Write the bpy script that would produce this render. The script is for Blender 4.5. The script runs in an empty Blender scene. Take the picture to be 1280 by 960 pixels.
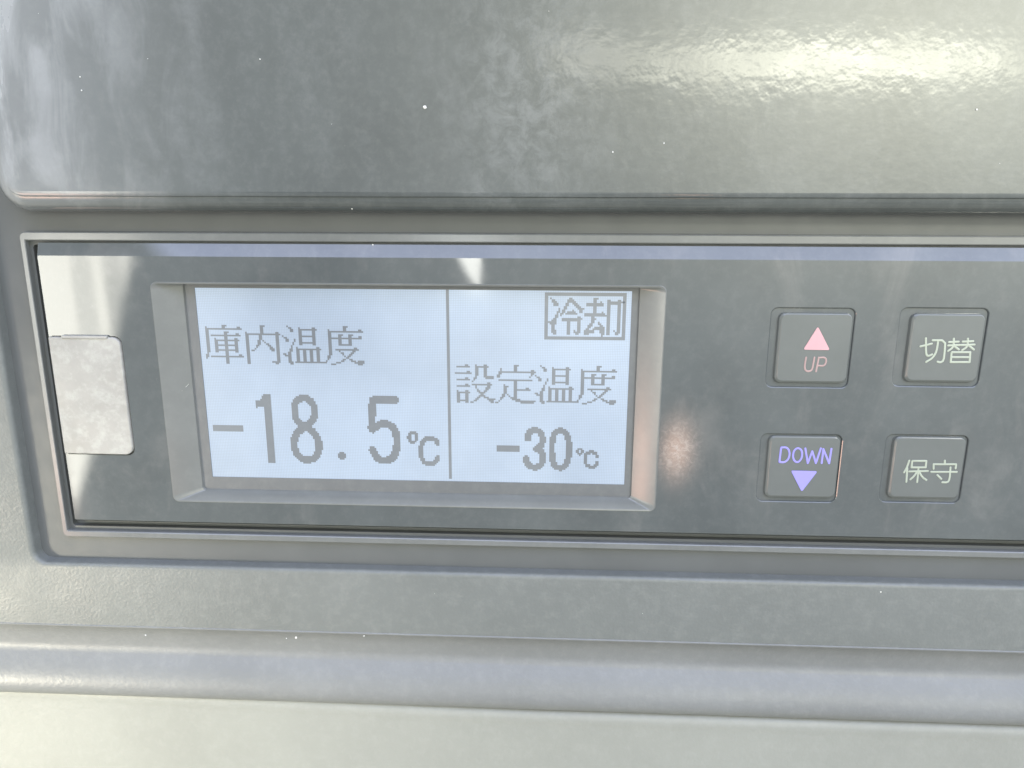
import bpy, bmesh, math, random
from mathutils import Vector, Matrix
random.seed(7)
S = bpy.context.scene
COL = S.collection
MM = 0.001

# ------------------------------------------------------------------ camera
# panel space, millimetres: x right, y down, z out of the panel towards the viewer (display glass = 0)
F = 900.0                                   # focal length in pixels of a 1280 px wide picture
R = ((0.99901, -0.0035, 0.04443), (0.01346, 0.97406, -0.2259), (-0.04249, 0.22628, 0.97314))
CAM = (19.9566, -25.8236, 107.5365)
def V(x, y, z): return Vector((x * MM, -z * MM, -y * MM))
def un(px, py, z=0.0):
    """point of the plane z that the photograph shows at pixel px, py"""
    a, b = (px - 640) / F, (py - 480) / F
    d = [R[0][i] * a + R[1][i] * b + R[2][i] for i in range(3)]
    s = (CAM[2] - z) / d[2]
    return CAM[0] + d[0] * s, CAM[1] + d[1] * s
cam = bpy.data.objects.new('camera', bpy.data.cameras.new('camera'))
COL.objects.link(cam)
def dirw(v): return Vector((v[0], v[2], -v[1]))
rt, dn, fw = dirw(R[0]), dirw(R[1]), dirw(R[2])
m = Matrix.Identity(4)
for i in range(3):
    m[i][0] = rt[i]; m[i][1] = -dn[i]; m[i][2] = -fw[i]; m[i][3] = V(*CAM)[i]
cam.matrix_world = m
cam.data.sensor_width = 36; cam.data.lens = F / 1280 * 36
cam.data.clip_start = 0.005; cam.data.clip_end = 20
S.camera = cam
S.render.resolution_x, S.render.resolution_y = 1024, 768
S.view_settings.view_transform = 'Standard'; S.view_settings.look = 'None'
S.view_settings.exposure = 0; S.view_settings.gamma = 1
S.render.engine = 'CYCLES'

# ------------------------------------------------------------------ node helper
class N:
    def __init__(s, tree): s.t = tree
    def new(s, typ, **kw):
        n = s.t.nodes.new(typ)
        for k, v in kw.items(): setattr(n, k, v)
        return n
    def put(s, sock, v):
        if isinstance(v, bpy.types.NodeSocket): s.t.links.new(v, sock)
        else: sock.default_value = v
    def m(s, op, a, b=0.0, c=None, clamp=False):
        n = s.new('ShaderNodeMath', operation=op, use_clamp=clamp)
        s.put(n.inputs[0], a); s.put(n.inputs[1], b)
        if c is not None: s.put(n.inputs[2], c)
        return n.outputs[0]
    def ramp(s, v, lo, hi, a=0.0, b=1.0, kind='SMOOTHSTEP'):
        n = s.new('ShaderNodeMapRange', interpolation_type=kind)
        s.put(n.inputs['Value'], v); s.put(n.inputs['From Min'], lo); s.put(n.inputs['From Max'], hi)
        s.put(n.inputs['To Min'], a); s.put(n.inputs['To Max'], b)
        return n.outputs['Result']
    def mix(s, f, a, b, blend='MIX'):
        n = s.new('ShaderNodeMix', data_type='RGBA', blend_type=blend)
        s.put(n.inputs['Factor'], f); s.put(n.inputs['A'] if False else n.inputs[6], a); s.put(n.inputs[7], b)
        return n.outputs[2]
    def noise(s, vec, scale, detail=4.0, rough=0.55, dist=0.0):
        n = s.new('ShaderNodeTexNoise')
        s.put(n.inputs['Vector'], vec); n.inputs['Scale'].default_value = scale
        n.inputs['Detail'].default_value = detail; n.inputs['Roughness'].default_value = rough
        n.inputs['Distortion'].default_value = dist
        return n.outputs['Fac']

# ------------------------------------------------------------------ world: the daylight around the cab, with glows added to shape the panel reflections
w = bpy.data.worlds.new('World'); S.world = w; w.use_nodes = True
w.node_tree.nodes.clear()
n = N(w.node_tree)
co = n.new('ShaderNodeTexCoord').outputs['Generated']
sp = n.new('ShaderNodeSeparateXYZ'); n.put(sp.inputs[0], co)
dx, dy, dz = sp.outputs
front = n.m('GREATER_THAN', n.m('MULTIPLY', dy, -1.0), 0.05)
inv = n.m('DIVIDE', 1.0, n.m('MAXIMUM', n.m('MULTIPLY', dy, -1.0), 0.05))
U = n.m('MULTIPLY', dx, inv); W_ = n.m('MULTIPLY', dz, inv)     # where a ray crosses a wall behind the viewer
def uv(px, py, z=2.0):
    x, y = un(px, py, z); k = CAM[2] - z
    return (x - CAM[0]) / k, -(y - CAM[1]) / k
def side(p, q, soft):
    """1 on the right of the directed line p->q (seen in U,W), soft edge"""
    (x0, y0), (x1, y1) = p, q
    L = math.hypot(x1 - x0, y1 - y0); nx, ny = (y1 - y0) / L, -(x1 - x0) / L
    d = n.m('ADD', n.m('ADD', n.m('MULTIPLY', U, nx), n.m('MULTIPLY', W_, ny)), -(nx * x0 + ny * y0))
    return n.ramp(d, -soft, soft)
def poly(pts, soft=0.006, z=2.0):
    q = [uv(a, b, z) for a, b in pts]
    out = front
    for i in range(len(q)):
        s_ = soft[i] if isinstance(soft, (list, tuple)) else soft
        out = n.m('MULTIPLY', out, side(q[i], q[(i + 1) % len(q)], s_))
    return out
def blob(c, rx, ry, power=1.0):
    a = n.m('DIVIDE', n.m('SUBTRACT', U, c[0]), rx); b = n.m('DIVIDE', n.m('SUBTRACT', W_, c[1]), ry)
    r2 = n.m('ADD', n.m('MULTIPLY', a, a), n.m('MULTIPLY', b, b))
    return n.m('MULTIPLY', front, n.m('EXPONENT', n.m('MULTIPLY', n.m('POWER', r2, power), -1.0)))
acc = None
def add(mask, col):
    global acc
    c = n.new('ShaderNodeVectorMath', operation='SCALE'); c.inputs[0].default_value = col
    n.put(c.inputs['Scale'], mask)
    if acc is None: acc = c.outputs[0]
    else:
        a = n.new('ShaderNodeVectorMath', operation='ADD'); n.put(a.inputs[0], acc); n.put(a.inputs[1], c.outputs[0]); acc = a.outputs[0]
one = n.m('ADD', n.m('MULTIPLY', dx, 0.0), 1.0)
add(n.ramp(dz, -.75, .10, .15, 1.0), (0.32, 0.345, 0.335))                                            # pale cab lining
sky = n.m('MULTIPLY', n.ramp(n.m('SUBTRACT', dz, n.m('MULTIPLY', n.m('MAXIMUM', n.m('MULTIPLY', dy, -1.0), 0.0), .74)), -.02, .05), n.ramp(dz, .30, .42))
sky = n.m('MULTIPLY', n.m('MULTIPLY', sky, front), n.m('MULTIPLY', n.ramp(U, -.88, -.80), n.ramp(W_, 3.6, 2.0)))
add(sky, (2.7, 3.1, 4.9))                            # blue sky through the windscreen top
add(n.m('MULTIPLY', n.ramp(dx, 0.35, 0.95), n.ramp(dz, -0.4, 0.3)), (.85, .9, .8))      # bright side window on the right
add(n.m('MULTIPLY', n.ramp(dx, -0.35, -0.9), n.ramp(dz, 0.5, -0.3)), (.9, .85, .7))      # bright side window low on the left
cv = n.new('ShaderNodeCombineXYZ'); n.put(cv.inputs[0], n.m('MULTIPLY', U, 2.2)); n.put(cv.inputs[1], n.m('MULTIPLY', W_, .9))
shade = n.m('SUBTRACT', 1.0, n.m('MULTIPLY', .95, n.m('MAXIMUM', blob(uv(395, 380), .10, .10, 2.5), n.m('MULTIPLY', .7, blob(uv(735, 560), .06, .12, 2.0)))))
add(n.m('MULTIPLY', n.m('MULTIPLY', front, shade), n.ramp(n.noise(cv.outputs[0], 2.2, 3, .5, .6), .36, .66, .45, 1.0)), (.95, 1.0, .97))    # streaky noise added for cloudy reflections, thinned where the display looks darker
win = poly([(22, 284), (194, 284), (152, 430), (126, 570), (112, 668), (100, 668)], [.006, .012, .018, .014, .006, .004])
add(poly([(522, 280), (643, 280), (643, 306), (522, 306)], .004), (6, 6.3, 6.4))
uL = uv(50, 322)[0]; uR = uv(185, 322)[0]
t = n.ramp(U, uL, uR, kind='LINEAR')
band = n.m('SUBTRACT', 1.0, n.m('MULTIPLY', 0.5, n.m('MULTIPLY', n.ramp(t, .54, .60), n.ramp(t, .80, .70))))
band = n.m('MULTIPLY', band, n.m('SUBTRACT', 1.0, n.m('MULTIPLY', 0.3, n.m('MULTIPLY', n.ramp(t, .24, .30), n.ramp(t, .50, .44)))))
add(n.m('MULTIPLY', win, band), (13, 12.6, 11))
add(poly([(568, 312), (602, 312), (600, 361), (588, 350)], [.004, .003, .004, .006]), (15, 15, 14))
add(blob(uv(1045, 78, 5.0), .25, .021, 2.4), (12, 11.8, 9.4))
add(blob((-.84, -.43), .09, .12, 1.5), (17, 10, 7.5))  # added warm glow that makes the glint on the display bevel
add(blob(uv(735, 70, 5.0), .05, .022, 1.2), (4.5, 4.4, 3.8))
add(blob(uv(1190, 20, 5.0), .44, .26), (7.2, 7.1, 5.6))  # added broad glow, lifts the right end of the upper panel
add(blob(uv(846, 562, 2.0), .020, .040), (9, 5.6, 4.0))
em = n.new('ShaderNodeBackground'); n.put(em.inputs['Color'], acc); em.inputs['Strength'].default_value = 1.0
out = n.new('ShaderNodeOutputWorld'); w.node_tree.links.new(em.outputs[0], out.inputs[0])
w.cycles.sampling_method = 'MANUAL'; w.cycles.sample_map_resolution = 2048

# ------------------------------------------------------------------ lamps: added spots, brightening two corners in place of lens glare
def spot(name, loc, tgt, energy, col, ang, blend, size):
    l = bpy.data.lights.new(name, 'SPOT'); l.energy = energy; l.color = col
    l.spot_size = math.radians(ang); l.spot_blend = blend; l.shadow_soft_size = size
    o = bpy.data.objects.new(name, l); COL.objects.link(o)
    o.location = V(*loc); o.rotation_euler = (V(*tgt) - V(*loc)).to_track_quat('-Z', 'Y').to_euler()
spot('corner_glow_low_left', (-430, 150, 330), (-96, 78, 0), 30, (1.0, .93, .72), 16, 1.0, .05)
spot('corner_glow_top_right', (330, -240, 330), (112, -90, 0), 13.0, (1.0, .98, .82), 24, 1.0, .05)

# ------------------------------------------------------------------ materials
def mat(name, base, rough=.4, ior=1.5, var=0.12, vs=.05, bump=0.0, bs=3.0, dust=0.0, dustcol=(.5, .5, .48), rvar=.1, emit=None, estr=1, build=None):
    M = bpy.data.materials.new(name); M.use_nodes = True
    k = N(M.node_tree); p = M.node_tree.nodes['Principled BSDF']
    pos = k.new('ShaderNodeNewGeometry').outputs['Position']
    sc = k.new('ShaderNodeVectorMath', operation='SCALE'); k.put(sc.inputs[0], pos); sc.inputs['Scale'].default_value = 1000
    mm = sc.outputs[0]
    f = k.noise(mm, vs, 6, .6)
    b0 = tuple(c * (1 - var) for c in base) + (1,); b1 = tuple(min(1, c * (1 + var)) for c in base) + (1,)
    colr = k.mix(k.ramp(f, .3, .7), b0, b1)
    r = k.ramp(k.noise(mm, vs * 3, 5, .6), .3, .7, rough - rvar * rough, rough + rvar * rough)
    if dust:
        d = k.m('MULTIPLY', k.ramp(k.noise(mm, .6, 8, .7), .42, .75), dust)
        sp2 = k.ramp(k.noise(mm, 2.2, 3, .7), .70, .78, 0, dust * 1.6)
        dd = k.m('ADD', d, sp2, clamp=True)
        colr = k.mix(dd, colr, dustcol + (1,))
        r = k.m('ADD', r, k.m('MULTIPLY', dd, .35), clamp=True)
    h = None
    if bump:
        h = k.noise(mm, bs, 2, .5)
        bn = k.new('ShaderNodeBump'); bn.inputs['Strength'].default_value = 1.0
        bn.inputs['Distance'].default_value = bump * MM
        k.put(bn.inputs['Height'], h); k.put(p.inputs['Normal'], bn.outputs[0])
    if build: colr, r = build(k, mm, colr, r)
    k.put(p.inputs['Base Color'], colr); k.put(p.inputs['Roughness'], r); p.inputs['IOR'].default_value = ior
    if emit:
        p.inputs['Emission Color'].default_value = emit + (1,); p.inputs['Emission Strength'].default_value = estr
    return M

def scratches(k, mm, scale, lo, hi, dirv=(1, .12, 1)):
    v = k.new('ShaderNodeVectorMath', operation='MULTIPLY'); k.put(v.inputs[0], mm); v.inputs[1].default_value = dirv
    return k.ramp(k.noise(v.outputs[0], scale, 5, .6, .6), lo, hi)
def upper_build(k, mm, col, r):
    # dried wipe marks and greasy haze: strongest at the left end and in a patch near the middle
    s_ = k.new('ShaderNodeSeparateXYZ'); k.put(s_.inputs[0], mm)
    x, z = s_.outputs[0], s_.outputs[2]
    wipe = scratches(k, mm, .16, .40, .66, (1, 1, .35))
    fine = k.ramp(k.noise(mm, .35, 9, .7, .4), .38, .66)
    left = k.ramp(k.m('ADD', x, k.m('MULTIPLY', z, -.25)), -28, -78)
    xc = k.m('DIVIDE', k.m('SUBTRACT', x, 17.0), 8.0); zc = k.m('DIVIDE', k.m('SUBTRACT', z, 42.0), 16.0)
    mid = k.m('EXPONENT', k.m('MULTIPLY', k.m('ADD', k.m('MULTIPLY', xc, xc), k.m('MULTIPLY', zc, zc)), -1.0))
    a = k.m('MULTIPLY', left, k.m('ADD', .38, k.m('MULTIPLY', wipe, .34)))
    b = k.m('MULTIPLY', mid, k.m('MULTIPLY', fine, .16))
    c = k.m('MULTIPLY', k.m('MULTIPLY', fine, wipe), .05)
    dd = k.m('ADD', k.m('ADD', a, b), c, clamp=True)
    return k.mix(dd, col, (.36, .37, .39, 1)), k.m('ADD', r, k.m('MULTIPLY', dd, .3), clamp=True)
M_upper = mat('glossy_dark_plastic', (.064, .071, .072), .085, 1.62, .10, .04, .016, .7, .04, build=upper_build, rvar=.25)
def face_build(k, mm, col, r):
    s_ = k.new('ShaderNodeSeparateXYZ'); k.put(s_.inputs[0], mm)
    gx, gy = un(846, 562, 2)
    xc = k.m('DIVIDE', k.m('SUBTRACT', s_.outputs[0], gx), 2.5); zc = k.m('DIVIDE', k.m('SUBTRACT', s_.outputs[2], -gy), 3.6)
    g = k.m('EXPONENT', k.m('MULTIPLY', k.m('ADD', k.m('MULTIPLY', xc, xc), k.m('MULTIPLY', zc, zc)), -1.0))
    sparkle = k.ramp(k.noise(mm, 1.1, 7, .72, .8), .42, .66)  # painted glint: warm pale speckle put into the colour round this spot
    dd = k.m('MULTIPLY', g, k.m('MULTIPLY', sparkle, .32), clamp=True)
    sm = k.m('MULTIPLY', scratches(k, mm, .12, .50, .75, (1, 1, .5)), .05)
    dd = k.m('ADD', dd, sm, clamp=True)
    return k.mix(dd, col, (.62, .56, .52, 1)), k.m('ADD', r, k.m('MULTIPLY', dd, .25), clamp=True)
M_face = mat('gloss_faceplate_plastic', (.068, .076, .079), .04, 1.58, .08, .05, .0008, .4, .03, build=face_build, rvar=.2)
M_rim = mat('satin_rim_plastic', (.125, .13, .13), .13, 1.55, .06, .1, .001, 1.0, .04)
M_gap = mat('dark_recess_plastic', (.085, .09, .092), .5, 1.45, .06, .08, .006, 1.5, .0)
M_wall = mat('window_bevel_plastic', (.13, .135, .133), .17, 1.5, .05, .12, .003, .8, .03)
M_mask = mat('display_mask', (.11, .115, .12), .35, 1.45, .05, .1, 0, 1, .05)
M_cover = mat('satin_cover_plastic', (.25, .245, .235), .42, 1.5, .10, .12, .004, 1.2, .25, (.6, .6, .57))
M_key = mat('key_plastic', (.10, .108, .108), .24, 1.5, .04, .2, .002, 1.2, 0)
M_trim = mat('grained_trim_plastic', (.118, .126, .124), .46, 1.5, .05, .04, .05, 2.2, .06, rvar=.15)
M_trim2 = mat('smooth_trim_plastic', (.148, .153, .155), .44, 1.5, .05, .04, .05, 1.6, .06)
M_lower = mat('lower_panel_plastic', (.225, .23, .212), .5, 1.5, .05, .03, .05, 1.4, .06)
def dots_build(k, mm, col, r):
    s_ = k.new('ShaderNodeSeparateXYZ'); k.put(s_.inputs[0], mm)
    p_ = 66 / 256
    gx = k.m('PINGPONG', k.m('ADD', s_.outputs[0], 33.0), p_ / 2); gz = k.m('PINGPONG', s_.outputs[2], p_ / 2)
    g = k.m('MAXIMUM', k.ramp(gx, p_ * .17, p_ * .06), k.ramp(gz, p_ * .17, p_ * .06))
    return k.mix(k.m('MULTIPLY', g, .30), col, (.02, .03, .06, 1)), r
def lcd(name, base, emit, estr, grid):
    M = mat(name, base, .08, 2.1, .04, .06, 0, 1, .04)
    k = N(M.node_tree); p = M.node_tree.nodes['Principled BSDF']
    if grid:
        pos = k.new('ShaderNodeNewGeometry').outputs['Position']
        sc = k.new('ShaderNodeVectorMath', operation='SCALE'); k.put(sc.inputs[0], pos); sc.inputs['Scale'].default_value = 1000
        s_ = k.new('ShaderNodeSeparateXYZ'); k.put(s_.inputs[0], sc.outputs[0])
        p_ = 66 / 256
        def cell(v, off):
            fr = k.m('FRACT', k.m('DIVIDE', k.m('ADD', v, off), p_))
            return k.ramp(k.m('ABSOLUTE', k.m('SUBTRACT', fr, .5)), .34, .44)
        g = k.m('MAXIMUM', cell(s_.outputs[0], 33.0), cell(s_.outputs[2], 30.0))
        big = k.ramp(k.noise(sc.outputs[0], .05, 3, .5), .3, .7, .86, 1.05)      # uneven backlight
        st = k.m('MULTIPLY', k.m('SUBTRACT', 1.0, k.m('MULTIPLY', g, .30)), k.m('MULTIPLY', big, estr))
        k.put(p.inputs['Emission Strength'], st)
    else: p.inputs['Emission Strength'].default_value = estr
    p.inputs['Emission Color'].default_value = emit + (1,)
    return M
M_lcd = lcd('backlit_display', (.12, .13, .15), (.35, .455, .60), .93, True)
M_ink = lcd('display_dots', (.07, .075, .08), (.095, .108, .13), 1.0, False)
def ink(name, c, e=0.0): return mat(name, c, .5, 1.4, .04, .3, 0, 1, 0, emit=c, estr=e)
M_pinkt = ink('pink_print', (.46, .27, .30)); M_pink = ink('dull_pink_print', (.30, .21, .21))
M_blue = ink('violet_print', (.24, .22, .60)); M_white = ink('pale_print', (.30, .33, .28))
M_dust = mat('dust', (.55, .55, .54), .8)

# ------------------------------------------------------------------ mesh helpers
def finish(name, bm, material, parent=None, ang=32, recalc=True):
    bmesh.ops.remove_doubles(bm, verts=bm.verts, dist=1e-6 * 2)
    if recalc: bmesh.ops.recalc_face_normals(bm, faces=bm.faces)
    for f in bm.faces: f.smooth = True
    for e in bm.edges:
        if len(e.link_faces) == 2: e.smooth = e.calc_face_angle(0) < math.radians(ang)
        else: e.smooth = False
    for f in bm.faces:
        if len(f.verts) > 20:                           # big flat caps keep their true normal
            f.smooth = False
            for e in f.edges: e.smooth = False
    me = bpy.data.meshes.new(name); bm.to_mesh(me); bm.free()
    o = bpy.data.objects.new(name, me); COL.objects.link(o)
    me.materials.append(material)
    if parent: o.parent = parent
    return o
def thing(name, label, cat, loc=(0, 0, 0), group=None):
    o = bpy.data.objects.new(name, None); COL.objects.link(o)
    o.empty_display_size = .01
    o['label'] = label; o['category'] = cat
    if group: o['group'] = group
    return o
def tag(o, label, cat, kind=None):
    if label: o['label'] = label
    if cat: o['category'] = cat
    if kind: o['kind'] = kind
    return o
def rr(x0, x1, y0, y1, r, n_=8):
    if not isinstance(r, (tuple, list)): r = (r,) * 4      # tl, tr, br, bl
    pts = []
    for (cx, cy, sx, sy, a0, q) in ((x0, y0, 1, 1, 180, r[0]), (x1, y0, -1, 1, 270, r[1]), (x1, y1, -1, -1, 0, r[2]), (x0, y1, 1, -1, 90, r[3])):
        q = max(q, .02)
        ox, oy = cx + sx * q, cy + sy * q
        for i in range(n_ + 1):
            a = math.radians(a0 + 90 * i / n_)
            pts.append((ox + q * math.cos(a), oy + q * math.sin(a)))
    return pts
def loft(bm, rings, cap=True):
    """rings: list of (points, z)"""
    prev = None
    for pts, z in rings:
        vs = [bm.verts.new(V(x, y, z)) for x, y in pts]
        if prev:
            for i in range(len(vs)):
                j = (i + 1) % len(vs)
                bm.faces.new((prev[i], prev[j], vs[j], vs[i]))
        prev = vs
    if cap: bm.faces.new(prev)
    return prev
def plate(bm, outer, holes, z):
    """flat sheet with holes"""
    tmp = bmesh.new()
    for loop in [outer] + holes:
        vs = [tmp.verts.new((x, y, 0)) for x, y in loop]
        for i in range(len(vs)): tmp.edges.new((vs[i], vs[(i + 1) % len(vs)]))
    bmesh.ops.triangle_fill(tmp, use_beauty=True, use_dissolve=False, edges=tmp.edges)
    tmp.verts.ensure_lookup_table()
    new = [bm.verts.new(V(v.co.x, v.co.y, z)) for v in tmp.verts]
    for f in tmp.faces:
        try: bm.faces.new([new[v.index] for v in f.verts])
        except ValueError: pass
    tmp.free()
def key_rect(tl, tr, br, z):
    a, b, c = un(*tl, z), un(*tr, z), un(*br, z)
    return (a[0] , (b[0] + c[0]) / 2, (a[1] + b[1]) / 2, c[1])
def sweep(bm, prof, xs, off=lambda x, i: 0.0):
    prev = None
    for x in xs:
        vs = [bm.verts.new(V(x, y + off(x, i), z)) for i, (y, z) in enumerate(prof)]
        if prev:
            for i in range(len(vs) - 1): bm.faces.new((prev[i], prev[i + 1], vs[i + 1], vs[i]))
        prev = vs
    return prev
def Y(py, z): return un(640, py, z)[1]

# ------------------------------------------------------------------ dashboard trim round the controller
XL, XR = -400, 450
ZT = 2.4; FL = 0.5
trim = thing('dashboard_trim', 'grained grey plastic dashboard trim framing the temperature controller from below and the left', 'dashboard trim')
bm = bmesh.new()
hx0 = un(44, 706, ZT)[0]; hy1 = Y(718, ZT)
hole = rr(hx0, 135, -40, hy1, 2.0)
edgeY = Y(796, ZT)
def ins(r_, d): return rr(hx0 - d, 135 + d, -40 - d, hy1 + d, 2.0 + d)
plate(bm, [(XL, -450), (XR, -450), (XR, edgeY), (XL, edgeY)], [ins(0, .75)], ZT)
loft(bm, [(ins(0, .75), ZT), (ins(0, .42), ZT - .06), (ins(0, .16), ZT - .25), (ins(0, .03), ZT - .5), (ins(0, 0), ZT - .8), (ins(0, -.1), FL - .05)], cap=False)
finish('grained_frame', bm, M_trim, trim, 40)
bm = bmesh.new()
prof = [(edgeY, ZT), (edgeY + .10, ZT + .12), (edgeY + .26, ZT + .10), (edgeY + .40, ZT - .15), (Y(808, ZT - .8), ZT - .8), (Y(820, ZT - 1.4), ZT - 1.45), (Y(827, ZT - 1.4), ZT - 1.4)]
a0, z0 = prof[-1]
for i in range(1, 11):                                  # rounded, sky-lit shoulder
    t_ = i / 10; prof.append((a0 + 5.6 * t_, z0 + 2.7 * math.sin(t_ * math.pi / 2) ** 1.1))
yy, zz = prof[-1]
for i in range(1, 8):
    t_ = i / 7; prof.append((yy + 2.6 * math.sin(t_ * math.pi / 2), zz - 2.4 * (1 - math.cos(t_ * math.pi / 2))))
yy, zz = prof[-1]
prof += [(yy + .1, zz - .8), (yy + 420, zz - .8)]
LZ = zz
xs = [XL + (XR - XL) * i / 40 for i in range(41)]
sweep(bm, prof, xs)
finish('shoulder', bm, M_trim2, trim, 50)
bm = bmesh.new()
plate(bm, [(-95, -70), (150, -70), (150, hy1 + 3), (-95, hy1 + 3)], [rr(-57, 118, -21.5, 24, .5)], FL)
loft(bm, [(rr(-57, 118, -21.5, 24, .5), FL), (rr(-57, 118, -21.5, 24, .5), -4.0)])
finish('recess_floor', bm, M_gap, trim)

# lower panel, below the groove
lowy = lambda px, py: un(px, py, 3.2)[1]
xa = un(68, 876, 3.2)[0]
def lower_panel(name, x0, x1, label, cut):
    o = thing(name, label, 'dashboard panel')
    bm = bmesh.new()
    base = Y(892, 3.2)
    def off(x, i):
        xx, _ = x, 0
        return -1.9 * max(0.0, min(1.0, (20 - x) / 90.0)) ** 1.3 if True else 0
    pr = [(base - .05, LZ - .7), (base, LZ + .1), (base + .10, LZ + .45), (base + .4, LZ + .9), (base + .9, LZ + 1.2), (base + 1.5, LZ + 1.28), (base + 2.3, LZ + 1.18), (base + 3.2, LZ + 1.1), (base + 60, LZ + 1.6), (base + 400, LZ + 2.0)]
    nseg = 160
    xs = [x0 + (x1 - x0) * i / nseg for i in range(nseg + 1)]
    prev = None
    for k_, x in enumerate(xs):
        row = []
        for i, (y, z) in enumerate(pr):
            yy_ = y + off(x, i) * (1 if i < 8 else 0)
            xs_ = x
            if cut and k_ == 0: xs_ = x + .06 * (yy_ - base)
            row.append(bm.verts.new(V(xs_, yy_, z)))
        if prev:
            for i in range(len(row) - 1): bm.faces.new((prev[i], prev[i + 1], row[i + 1], row[i]))
        else: first = row
        prev = row
    for row in (first, prev):
        low = [bm.verts.new(v.co + Vector((0, 2 * MM, 0))) for v in row]
        for i in range(len(row) - 1): bm.faces.new((row[i], row[i + 1], low[i + 1], low[i]))
    finish('panel_face', bm, M_lower, o, 40)
    return o
lower_panel('lower_panel', XL, XR, 'wide plain grey panel along the bottom edge, below the dark groove', False)

# ------------------------------------------------------------------ glossy panel above
up = thing('upper_panel', 'glossy dark flat panel above the controller, smeared with dust and wipe marks', 'dashboard panel')
ZU = 5.0
ux0 = un(6, 235, ZU)[0]; uy1 = Y(246, ZU)
bm = bmesh.new()
def ur(d): return rr(ux0 + d, 450, -450, uy1 - d, (1, 1, 1, 2.6 - d * .8))
loft(bm, [(ur(-1.5), .6), (ur(-2.15), 2.0), (ur(-2.1), 2.9), (ur(-1.75), 3.8), (ur(-1.1), 4.45), (ur(-.45), 4.72), (ur(-.12), 4.78), (ur(0), ZU), (ur(.25), ZU + .08), (ur(.6), ZU + .10)])
finish('panel_face', bm, M_upper, up, 30)

# ------------------------------------------------------------------ the controller
ctl = thing('temperature_controller', 'dark glossy truck freezer controller with lit white display and four buttons', 'controller')
ZF = 2.0
fx0 = -55.5; fx1 = 118.0; fy0 = Y(323, ZF); fy1 = Y(661, ZF)
# rim
bm = bmesh.new()
ro = dict(x0=-58.3, x1=120.2, y0=Y(292.5, 1.4), y1=Y(683, 1.2))
def rim_ring(d, extra=0): return rr(ro['x0'] + d * .62, ro['x1'] - d * .62, ro['y0'] + d, ro['y1'] - d * .85, max(.9 - d, .12))
loft(bm, [(rim_ring(-.35), -1.0), (rim_ring(-.06), 1.0), (rim_ring(0.02), 1.28), (rim_ring(.15), 1.4), (rim_ring(1.1), 1.4), (rim_ring(1.24), 1.3), (rim_ring(1.3), 1.05), (rim_ring(1.34), -.6)], cap=False)
finish('rim', bm, M_rim, ctl, 10)
bm = bmesh.new()
plate(bm, rim_ring(1.33), [], -.55)
finish('backing', bm, M_gap, ctl)

# display window opening
ox0, oy0 = un(188, 352, ZF); ox1, _ = un(832, 358, ZF); _, oy1 = un(640, 636, ZF)
ox0 = (ox0 + un(216, 629, ZF)[0]) / 2; ox1 = (ox1 + un(821, 638, ZF)[0]) / 2
def wr(d, r=1.0): return rr(ox0 + d, ox1 - d, oy0 + d, oy1 - d, max(r, .1))
# button recesses and buttons
keys = dict(
    up=dict(face=((977, 392), (1065, 392), (1059, 478)), rec=((964, 384), (1069, 384), (1063, 486))),
    down=dict(face=((964, 546), (1048, 546), (1046, 622)), rec=((951, 542), (1052, 542), (1048, 629))),
    sel=dict(face=((1143, 393), (1231, 393), (1222, 477)), rec=((1126, 384), (1235, 384), (1227, 485))),
    keep=dict(face=((1121, 547), (1205, 547), (1201, 623)), rec=((1108, 543), (1209, 543), (1204, 630))),
)
ZK = 2.36
recs = []
for k_ in keys.values():
    k_['r'] = key_rect(*k_['rec'], ZF); k_['f'] = key_rect(*k_['face'], ZK)
    recs.append(k_['r'])
cvx0, cvy0 = fx0, un(105, 421, ZF)[1]
cvx1 = (un(152, 424, ZF)[0] + un(166, 560, ZF)[0]) / 2; cvy1 = un(110, 567, ZF)[1]
bm = bmesh.new()
outer = rr(fx0, fx1, fy0, fy1, .25)
cov_hole = rr(cvx0 + .35, cvx1 + .14, cvy0 - .14, cvy1 + .14, (.3, 1.2, 1.2, .3))
plate(bm, outer, [wr(0)] + [rr(*r_, 1.1) for r_ in recs] + [cov_hole], ZF)
ybase = Y(306.5, 1.18)
# chamfered edge all round (the wide top chamfer mirrors the sky)
def edge_ring(dl, dt, dbm, r=.25): return rr(fx0 - dl, fx1 + dl, fy0 - dt, fy1 + dbm, r)
dt = fy0 - ybase
loft(bm, [(edge_ring(0, 0, 0), ZF), (edge_ring(.06, .10, .08), ZF - .05), (edge_ring(.25, dt, .55), 1.18), (edge_ring(.28, dt + .05, .6), -.5)], cap=False)
for r_ in recs:
    x0, x1, y0, y1 = r_
    loft(bm, [(rr(x0, x1, y0, y1, 1.1), ZF), (rr(x0 + .1, x1 - .1, y0 + .1, y1 - .1, 1.0), ZF - .06), (rr(x0 + .2, x1 - .2, y0 + .2, y1 - .2, .9), ZF - .26)])
loft(bm, [(cov_hole, ZF), (cov_hole, ZF - 1.0)])
finish('faceplate', bm, M_face, ctl, 20)

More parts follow.
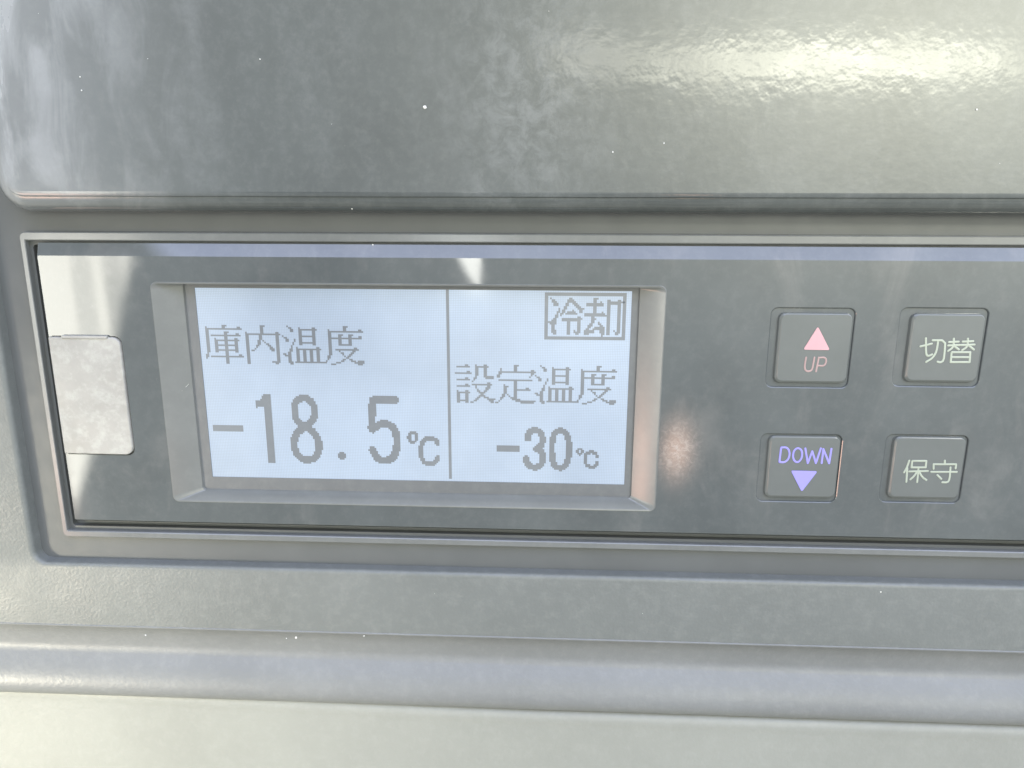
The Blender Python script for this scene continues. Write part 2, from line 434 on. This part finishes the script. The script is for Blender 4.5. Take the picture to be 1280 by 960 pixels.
# window bevel
bm = bmesh.new()
ix0 = (un(227, 356, .4)[0] + un(255, 614, .4)[0]) / 2; ix1 = (un(799, 358, .4)[0] + un(790, 622, .4)[0]) / 2
iy0 = Y(356, .4); iy1 = Y(620, .4)
iy0 = max(iy0, oy0 + .15)
inner = rr(ix0, ix1, iy0, iy1, .6)
loft(bm, [(wr(0), ZF), (wr(.10, .95), ZF + .10), (wr(.32, .9), ZF + .02), (inner, .45), (rr(ix0 + .12, ix1 - .12, iy0 + .05, iy1 - .12, .5), .12)], cap=False)
win_o = finish('display_window', bm, M_wall, ctl, 18)
SW, SH = 66.0, 30.3468
sx0, sx1, sy0, sy1 = -33.0, 33.0, -SH / 2, SH / 2
bm = bmesh.new()
plate(bm, rr(ix0 + .1, ix1 - .1, iy0 + .04, iy1 - .1, .5), [rr(sx0, sx1, sy0, sy1, .1)], .12)
loft(bm, [(rr(sx0, sx1, sy0, sy1, .1), .12), (rr(sx0, sx1, sy0, sy1, .1), -.1)], cap=False)
finish('display_mask', bm, M_mask, ctl)
bm = bmesh.new()
loft(bm, [(rr(sx0 - .05, sx1 + .05, sy0 - .05, sy1 + .05, .1), -.5), (rr(sx0 - .05, sx1 + .05, sy0 - .05, sy1 + .05, .1), 0.0)])
screen = finish('screen', bm, M_lcd, ctl)

# ---- display dots
D = SW / 256
def parse(rows):
    g = []
    for r_, spec in enumerate(rows):
        for tok in spec.split():
            a, _, b = tok.partition('-')
            g.append((r_, int(a), int(b) if b else int(a)))
    return g
KO = parse(['11-13', '1 11 12 20 21', '1-22', '1 2', '1 2 12-14', '1 2 12 13 19 20', '1 2 4-21', '1 2 12 13', '1 2 6 12 13 18 19', '1 2 6-20',
    '1 2 6 7 12 13 18 19', '1 2 6 7 12 13 18 19', '1 2 6-19', '1 2 6 7 12 13 18 19', '1 2 6 7 12 13 18 19', '1 2 6-19', '1 2 6 7 12 13 18 19',
    '1 12 13', '0 1 12 13 20 21', '0 1 3-22', '0 12 13', '12 13', '12 13', '12 13'])
NAI = parse(['9-11', '9 10', '9 10', '9 10', '0 9 10 18 19', '0-20', '0 1 8 9 18 19', '0 1 8 9 18 19', '0 1 8 9 18 19', '0 1 7 8 10 18 19', '0 1 7 8 11 18 19',
    '0 1 7 8 12 13 18 19', '0 1 6 7 13 14 18 19', '0 1 6 14 15 18 19', '0 1 5 14-16 18 19', '0 1 3 4 15 16 18 19'] + ['0 1 18 19'] * 6 + ['0 1 15-19', '0 1 17 18'])
ON = parse(['3', '4 5 10 18 19', '5 6 10-20', '5 6 10 11 18 19', '10 11 18 19', '10 11 18 19', '0 10-19', '1 2 10 11 18 19', '2 3 7 10 11 18 19', '2 3 7 10 11 18 19',
    '6 10-19', '6 10 11 18 19', '5', '5 8 20 21', '4 5 8-22', '4 5 8 9 12 13 16 17 20 21', '3 4 8 9 12 13 16 17 20 21', '0 1 3 4 8 9 12 13 16 17 20 21',
    '1-4 8 9 12 13 16 17 20 21', '3 4 8 9 12 13 16 17 20 21', '3 4 8 9 12 13 16 17 20 21', '3 4 8 9 12 13 16 17 20 21', '3-5 7-25', '4 5'])
DO = parse(['11-13', '11 12', '2 11 12 20 21', '2-22', '2 3', '2 3 8-10 14-16', '2 3 8 9 14 15 20 21', '2-21', '2 3 8 9 14 15', '2 3 8 9 14 15', '2 3 8 9 14 15', '2 3 8-15',
    '2 3', '2 3 17 18', '2 3 6-19', '2 3 8 16 17', '2 3 9 10 15 16', '2 3 10 14 15', '1 2 11 13 14', '1 2 12 13', '1 10 11 14 15', '0 9 10 15-17 19-22', '6-8 17-22', '3-5 19-21'])
SETU = parse(['6 7 12 17 18', '1-8 12-19', '12 13 17 18', '12 13 17 18', '7 8 12 13 17 18', '0-9 12 13 17 18', '12 13 17 18', '12 17-22', '6 7 11 12 18-22', '1-8 11', '10', '19 20',
    '6 7 10-21', '1-8 12 19 20', '12 18-20', '13 18 19', '1 6 7 13 14 17 18', '1-8 14-17', '1 2 6 7 15 16', '1 2 6 7 14-17', '1 2 6 7 13 14 17-19', '1 2 6 7 12 13 19-23', '1-7 11 12 20-22', '1 2 6 7 9 10 21 22'])
TEI = parse(['11-13', '11 12', '3 11 12', '3 11 12 21 22', '2-23', '2 3 21 22', '1 2 21', '1 2 20', '', '2-21', '11 12', '11 12', '5 11 12', '5-7 11 12', '5 6 11 12 18 19', '5 6 11-20',
    '5 6 11 12', '5 6 11 12', '4 5 7 11 12', '4 5 8 11 12', '3 4 9-12', '3 10-14', '2 12-23', '0 1 15-22'])
REI = parse(['', '3 14 15', '4 5 13-16', '4-6 13-17', '5-7 12 13 16-18', '5-7 12 13 17-19', '11 12 18-20', '8 11 12 19-22', '8 10 11 16 20 21', '7 8 10 11 13-17 20 21', '7 9 10 12-18', '6 7 9',
    '6 7 19 20', '5 6 10-21', '4-6 10-20', '2-6 13 14 19 20', '3-6 13 14 19 20', '4 5 13 14 19 20', '4 5 13 14 19 20', '4 5 13 14 19 20', '4-6 13 14 17 19 20', '4-6 13 14 17-20', '5 6 13 14 18 19', ''])
KYA = parse(['', '5-7', '5 6 13 14 19 20', '5 6 9 13-22', '1-10 13-20', '1-10 13 14 19 20', '5 6 13 14 19 20', '5 6 13 14 19 20', '5 6 13 14 19 20', '5 6 10 13 14 19 20', '0-11 13 14 19 20', '0-14 19 20',
    '4 5 13 14 19 20', '4-6 13 14 19 20', '4 5 13 14 19 20', '4 5 8 13 14 19 20', '3 4 8 9 13 14 19 20', '2-4 9 10 13 14 19 20', '2 3 6-11 13 14 19 20', '1 2 5-11 13 14 19 20',
    '0-5 9-11 13 14 17 19 20', '0-5 9-11 13 14 18-20', '0-2 10 11 13 14 18 19', '10'])
SC = 1.012                                               # the dots run a touch wider than 1/256 of the glass
def qd(bm, c0, c1, r0, r1):
    x0, x1, y0, y1 = sx0 + c0 * D, sx0 + c1 * D, sy0 + r0 * D, sy0 + r1 * D
    z = .02
    top = [bm.verts.new(V(*p, z)) for p in ((x0, y0), (x1, y0), (x1, y1), (x0, y1))]
    bot = [bm.verts.new(V(*p, .004)) for p in ((x0, y0), (x1, y0), (x1, y1), (x0, y1))]
    bm.faces.new(top)
    for i in range(4): bm.faces.new((top[i], top[(i + 1) % 4], bot[(i + 1) % 4], bot[i]))
def glyph(bm, g, c, r, ch=1.012, rh=.985):
    for row, a, b in g: qd(bm, c + a * ch, c + (b + 1) * ch, r + row * rh, r + (row + 1) * rh)
def dots_obj(name, bm, label):
    o = finish(name, bm, M_ink, screen, recalc=False); tag(o, label, None); return o
bm = bmesh.new()
for g, c in ((KO, 2.9), (NAI, 28.0), (ON, 50.1), (DO, 75.8)): glyph(bm, g, c, 21.9)
dots_obj('caption', bm, 'caption 庫内温度 in grey dots at the left of the display')
bm = bmesh.new()
for g, c in ((SETU, 153.1), (TEI, 177.1), (ON, 200.7), (DO, 225.9)): glyph(bm, g, c, 44.0)
dots_obj('caption', bm, 'caption 設定温度 in grey dots on the right half of the display')
bm = bmesh.new()
glyph(bm, REI, 206.0, 3.05, 1.0, .985); glyph(bm, KYA, 229.0, 3.05, 1.0, .985)
dots_obj('status_word', bm, 'bold status word 冷却 inside the thin frame')
bm = bmesh.new()
for a in ((206, 253, 1.1, 3.05), (206, 253, 26.7, 28.65), (206, 208, 3.05, 26.7), (251, 253, 3.05, 26.7)): qd(bm, *a)
dots_obj('status_frame', bm, 'rectangular frame round the status word')
bm = bmesh.new(); qd(bm, 148.55, 150.35, 0, 116.2)
dots_obj('divider_line', bm, 'vertical line dividing the display')

def todots(px, py):
    x, y = un(px, py, 0.02); return (x - sx0) / D, (y - sy0) / D
def raster(bm, strokes):
    """strokes: (list of pixel points, radius in dots); drawn as whole display dots"""
    cells = set()
    for pts, rad in strokes:
        P = [todots(*p) for p in pts]
        c0 = int(min(p[0] for p in P) - rad - 2); c1 = int(max(p[0] for p in P) + rad + 2)
        r0 = int(min(p[1] for p in P) - rad - 2); r1 = int(max(p[1] for p in P) + rad + 2)
        for r_ in range(r0, r1 + 1):
            for c in range(c0, c1 + 1):
                x, y = c + .5, r_ + .5
                for i in range(max(1, len(P) - 1)):
                    ax, ay = P[i]; bx, by = P[min(i + 1, len(P) - 1)]
                    L = (bx - ax) ** 2 + (by - ay) ** 2
                    t_ = 0 if L == 0 else max(0, min(1, ((x - ax) * (bx - ax) + (y - ay) * (by - ay)) / L))
                    if math.hypot(x - ax - t_ * (bx - ax), y - ay - t_ * (by - ay)) <= rad: cells.add((r_, c)); break
    for r_ in sorted({r for r, c in cells}):
        cs = sorted(c for r, c in cells if r == r_); a = cs[0]; p = a
        for c in cs[1:] + [10 ** 6]:
            if c != p + 1: qd(bm, a, p + 1, r_, r_ + 1); a = c
            p = c
def crop(ox, oy, k, pts): return [(ox + x / k, oy + y / k) for x, y in pts]
def pxrect(bm, x0, y0, x1, y1):
    a, b = todots(x0, y0); c, d = todots(x1, y1)
    qd(bm, round(a), round(c), round(b), round(d))
def smooth(pts, it=2, closed=False):
    for _ in range(it):
        q = [] if closed else [pts[0]]
        rng = range(len(pts)) if closed else range(len(pts) - 1)
        for i in rng:
            (ax, ay), (bx, by) = pts[i], pts[(i + 1) % len(pts)]
            q += [(ax * .75 + bx * .25, ay * .75 + by * .25), (ax * .25 + bx * .75, ay * .25 + by * .75)]
        if not closed: q.append(pts[-1])
        pts = q
    return pts + ([pts[0]] if closed else [])
A = lambda p: crop(255, 485, 9.15, p)
B = lambda p: crop(350, 485, 9.14, p)
Cc = lambda p: crop(450, 485, 9.14, p)
E_ = lambda p: crop(615, 525, 13.71, p)
G = lambda p: crop(680, 525, 13.71, p)
bm = bmesh.new()
pxrect(bm, 264.8, 531, 305, 539)
# 1: stem and flag in whole dots
t0 = todots(333, 493.5); b0 = todots(339.6, 578)
c0 = round(t0[0] - 2.2)
qd(bm, c0, c0 + 4.6, round(t0[1]), round(b0[1]))
qd(bm, c0 - 1, c0, round(t0[1]) + 1, round(t0[1]) + 8)
qd(bm, c0 - 2, c0 - 1, round(t0[1]) + 3, round(t0[1]) + 8)
qd(bm, c0 - 5, c0 - 2, round(t0[1]) + 4, round(t0[1]) + 8)
qd(bm, c0 - 5, c0 - 4, round(t0[1]) + 8, round(t0[1]) + 9)
raster(bm, [
    (smooth(B([(235, 118), (320, 118), (385, 190), (402, 280), (380, 370), (290, 440), (200, 390), (165, 300), (165, 200), (190, 140)]), 2, True), 2.15),
    (smooth(B([(290, 440), (385, 500), (440, 590), (452, 680), (425, 765), (365, 822), (250, 818), (190, 750), (158, 660), (165, 570), (205, 500)]), 2, True), 2.2),
    (B([(708, 775)]), 2.6),
    (Cc([(146, 138), (408, 138)]), 2.3), (Cc([(142, 150), (138, 330), (132, 460)]), 2.25),
    (smooth(Cc([(145, 472), (215, 415), (310, 405), (385, 450), (420, 540), (425, 660), (400, 770), (335, 825), (240, 830), (175, 775), (146, 705)]), 2), 2.35),
    (smooth(Cc([(600, 500), (645, 530), (645, 600), (600, 630), (560, 600), (560, 530)]), 2, True), 1.05),
    (smooth(Cc([(888, 640), (870, 600), (820, 572), (755, 572), (708, 625), (692, 720), (708, 820), (760, 868), (830, 868), (875, 830), (890, 785)]), 2), 1.45),
])
dots_obj('reading', bm, 'large reading -18.5℃ on the left of the display')
bm = bmesh.new()
pxrect(bm, 621.2, 556.5, 649.5, 564)
raster(bm, [
    (smooth(E_([(612, 320), (620, 240), (690, 175), (780, 175), (855, 240), (868, 340), (850, 430), (770, 490)]), 2), 1.95),
    (E_([(750, 497), (800, 497)]), 1.9),
    (smooth(E_([(790, 497), (860, 560), (870, 680), (840, 780), (760, 812), (670, 805), (600, 740), (586, 660)]), 2), 2.0),
    (smooth(G([(240, 180), (320, 180), (400, 260), (432, 400), (432, 560), (400, 720), (330, 820), (220, 820), (150, 730), (135, 560), (135, 400), (165, 250)]), 2, True), 1.85),
    (smooth(G([(612, 490), (650, 515), (650, 565), (612, 590), (575, 565), (575, 515)]), 2, True), .95),
    (smooth(G([(908, 630), (890, 575), (820, 545), (750, 560), (705, 610), (702, 720), (745, 790), (820, 812), (885, 785), (908, 730)]), 2), 1.05),
])
dots_obj('set_point', bm, 'smaller set temperature -30℃ on the right of the display')

# ---- slot cover
bm = bmesh.new()
def cr(d): return rr(cvx0 + d, cvx1 - d, cvy0 + d, cvy1 - d, (.2, 1.3 - d, 1.3 - d, .2))
loft(bm, [(cr(0), ZF - .9), (cr(0), ZF + .12), (cr(.06), ZF + .24), (cr(.2), ZF + .30)])
cover = finish('slot_cover', bm, M_cover, ctl)
tag(cover, 'grey rounded slot cover at the left end', None)
bm = bmesh.new()
lx0, ly = un(76, 415, ZF + .3); lx1, _ = un(134, 421, ZF + .3)
loft(bm, [(rr(lx0, lx1, cvy0 - .25, cvy0 + .22, .15), ZF - .3), (rr(lx0, lx1, cvy0 - .25, cvy0 + .22, .15), ZF + .42), (rr(lx0 + .08, lx1 - .08, cvy0 - .17, cvy0 + .14, .1), ZF + .5)])
finish('finger_lip', bm, M_cover, cover)

# ---- buttons
def tubes(name, strokes, material, parent, z, rad, squash=.25):
    bm = bmesh.new()
    for pts in strokes:
        Z = [q_[2] if len(q_) > 2 else z for q_ in pts]
        P = [un(q_[0], q_[1], h_) for q_, h_ in zip(pts, Z)]
        for i, (x, y) in enumerate(P):
            z = Z[i]; za = Z[i - 1]
            mtx = Matrix.Translation(V(x, y, z)) @ Matrix.Diagonal((1, squash, 1, 1))
            bmesh.ops.create_uvsphere(bm, u_segments=12, v_segments=8, radius=rad * MM, matrix=mtx)
            if i:
                a, b = P[i - 1], (x, y); L = math.hypot(b[0] - a[0], b[1] - a[1])
                if L < 1e-6: continue
                L = (V(*b, z) - V(*a, za)).length / MM; d = (V(*b, z) - V(*a, za)).normalized()
                rot = d.to_track_quat('Z', 'Y').to_matrix().to_4x4()
                mid = (V(*a, za) + V(*b, z)) / 2
                mtx = Matrix.Translation(mid) @ Matrix.Diagonal((1, squash, 1, 1)) @ rot
                bmesh.ops.create_cone(bm, cap_ends=False, segments=12, radius1=rad * MM, radius2=rad * MM, depth=L * MM, matrix=mtx)
    for f in bm.faces: f.smooth = True
    me = bpy.data.meshes.new(name); bm.to_mesh(me); bm.free(); me.materials.append(material)
    o = bpy.data.objects.new(name, me); COL.objects.link(o); o.parent = parent
    return o
def tri(name, pts, material, parent, z):
    bm = bmesh.new()
    P = [un(px, py, z) for px, py in pts]
    q = smooth(P, 1, True)[:-1]
    # mostly sharp corners: keep close to the tips
    q = []
    for i in range(3):
        a, b, c = P[i - 1], P[i], P[(i + 1) % 3]
        for t_ in (.93, ): q.append((a[0] + (b[0] - a[0]) * t_, a[1] + (b[1] - a[1]) * t_))
        q.append((b[0] * .96 + (a[0] + c[0]) * .02, b[1] * .96 + (a[1] + c[1]) * .02))
        q.append((b[0] + (c[0] - b[0]) * .07, b[1] + (c[1] - b[1]) * .07))
    loft(bm, [(q, z - .02), (q, z + .05)])
    return finish(name, bm, material, parent)
def make_key(k_, label):
    x0, x1, y0, y1 = k_['f']
    bm = bmesh.new()
    fr = lambda d, r=.8: rr(x0 + d, x1 - d, y0 + d, y1 - d, r)
    loft(bm, [(rr(x0 - .30, x1 + .12, y0 - .10, y1 + .30, 1.0), ZF - .25), (rr(x0 - .16, x1 + .05, y0 - .06, y1 + .16, .9), ZK - .22), (fr(.03), ZK - .07), (fr(.16, .7), ZK), ])
    o = finish('button', bm, M_key, ctl, 25)
    tag(o, label, None)
    return o
c7 = lambda p: crop(1100, 370, 3.556, p)
c8 = lambda p: crop(930, 370, 3.553, p)
zp = ZK + .02
b = make_key(keys['up'], 'upper left button with pink up arrow and UP')
tri('arrow', c8([(328, 135), (381, 240), (263, 238)]), M_pinkt, b, zp)
tubes('lettering', [smooth(c8([(276, 273), (270, 305), (270, 328), (284, 336), (302, 330), (307, 305), (313, 273)]), 2),
                    c8([(332, 273), (320, 335)]), smooth(c8([(332, 274), (362, 272), (366, 292), (356, 311), (326, 309)]), 2)], M_pink, b, zp, .13)
b = make_key(keys['down'], 'lower left button with violet down arrow and DOWN')
tri('arrow', c8([(208, 775), (326, 778), (256, 869)]), M_blue, b, zp)
tubes('lettering', [c8([(165, 673), (157, 737)]), smooth(c8([(165, 673), (192, 672), (204, 695), (198, 725), (178, 740), (157, 737)]), 2),
                    smooth(c8([(238, 673), (258, 685), (258, 720), (238, 742), (218, 728), (218, 690)]), 2, True),
                    c8([(272, 677), (283, 742), (303, 690), (319, 742), (341, 677)]), c8([(345, 742), (352, 680), (378, 743), (388, 679)])], M_blue, b, zp, .15)
b = make_key(keys['sel'], 'upper right button marked 切替')
tubes('lettering', [c7([(180, 224), (230, 212)]), smooth(c7([(204, 188), (204, 258), (212, 268), (232, 260)]), 2), smooth(c7([(234, 197), (290, 197), (287, 250), (282, 288), (268, 296), (256, 292)]), 1),
                    smooth(c7([(258, 200), (252, 245), (235, 275), (205, 293)]), 2),
                    c7([(307, 205), (349, 203)]), c7([(303, 220), (355, 218)]), smooth(c7([(328, 190), (327, 220), (320, 232), (303, 244)]), 1), c7([(331, 223), (350, 238)]),
                    c7([(368, 203), (414, 201)]), c7([(362, 218), (420, 216)]), smooth(c7([(391, 190), (389, 218), (382, 230), (365, 241)]), 1), c7([(395, 221), (417, 238)]),
                    c7([(318, 250), (401, 250), (398, 294), (314, 294), (318, 250)]), c7([(317, 272), (399, 272)])], M_white, b, zp, .15)
b = make_key(keys['keep'], 'lower right button marked 保守')
tubes('lettering', [c7([(130, 732), (120, 760), (107, 784)]), c7([(121, 765), (117, 826)]), c7([(143, 733), (206, 733), (203, 762), (140, 762), (143, 733)]),
                    c7([(130, 780), (212, 778)]), c7([(171, 763), (165, 827)]), smooth(c7([(164, 782), (152, 800), (135, 815)]), 1), smooth(c7([(174, 782), (188, 806), (206, 818)]), 1),
                    c7([(288, 732), (288, 746)]), c7([(238, 768), (238, 748), (338, 748), (336, 766)]), c7([(228, 782), (341, 782)]),
                    smooth(c7([(313, 762), (309, 815), (300, 829), (277, 828)]), 1), c7([(255, 796), (272, 813)])], M_white, b, zp, .15)

sc_ = tubes('scratch', [[(206.5, 499, 1.72), (218, 494, 1.25), (228, 488, .95), (236, 480, .68)], [(196, 474, 2.02), (206, 469, 1.6), (215, 465, 1.2)]], mat('scratched_plastic', (.5, .5, .48), .6), win_o, 1, .022, .5)
# ------------------------------------------------------------------ specks of dust on the surfaces
bm = bmesh.new()
spots = [(531, 134, 5.15, .24), (100, 96, 5.15, .10), (325, 74, 5.15, .12), (102, 113, 5.15, .12), (370, 797, ZT, .20), (358, 798, ZT, .10), (296, 825, ZT-1.3, .12), (455, 795, ZT, .12), (1003, 812, ZT-.8, .10),
         (766, 190, 5.15, .10), (1221, 137, 5.15, .14), (830, 179, 5.15, .1), (466, 306, 1.2, .12), (182, 794, ZT, .14), (855, 805, ZT-.5, .1), (1101, 740, ZT, .12), (440, 261, 3.9, .12)]
for i in range(7):
    px = random.uniform(0, 1280)
    if random.random() < .5: spots.append((px, random.uniform(0, 238), 5.12, random.uniform(.03, .06)))
    else: spots.append((px, random.uniform(735, 790), ZT + .02, random.uniform(.03, .06)))
for px, py, z, r_ in spots:
    x, y = un(px, py, z)
    mt = Matrix.Translation(V(x, y, z)) @ Matrix.Rotation(random.uniform(0, 3), 4, 'Y') @ Matrix.Diagonal((random.uniform(.8, 1.5), .5, 1, 1))
    bmesh.ops.create_icosphere(bm, subdivisions=1, radius=r_ * MM, matrix=mt)
me = bpy.data.meshes.new('dust_specks'); bm.to_mesh(me); bm.free(); me.materials.append(M_dust)
o = bpy.data.objects.new('dust_specks', me); COL.objects.link(o)
tag(o, 'tiny white dust specks scattered over the dark panels', 'dust', 'stuff')
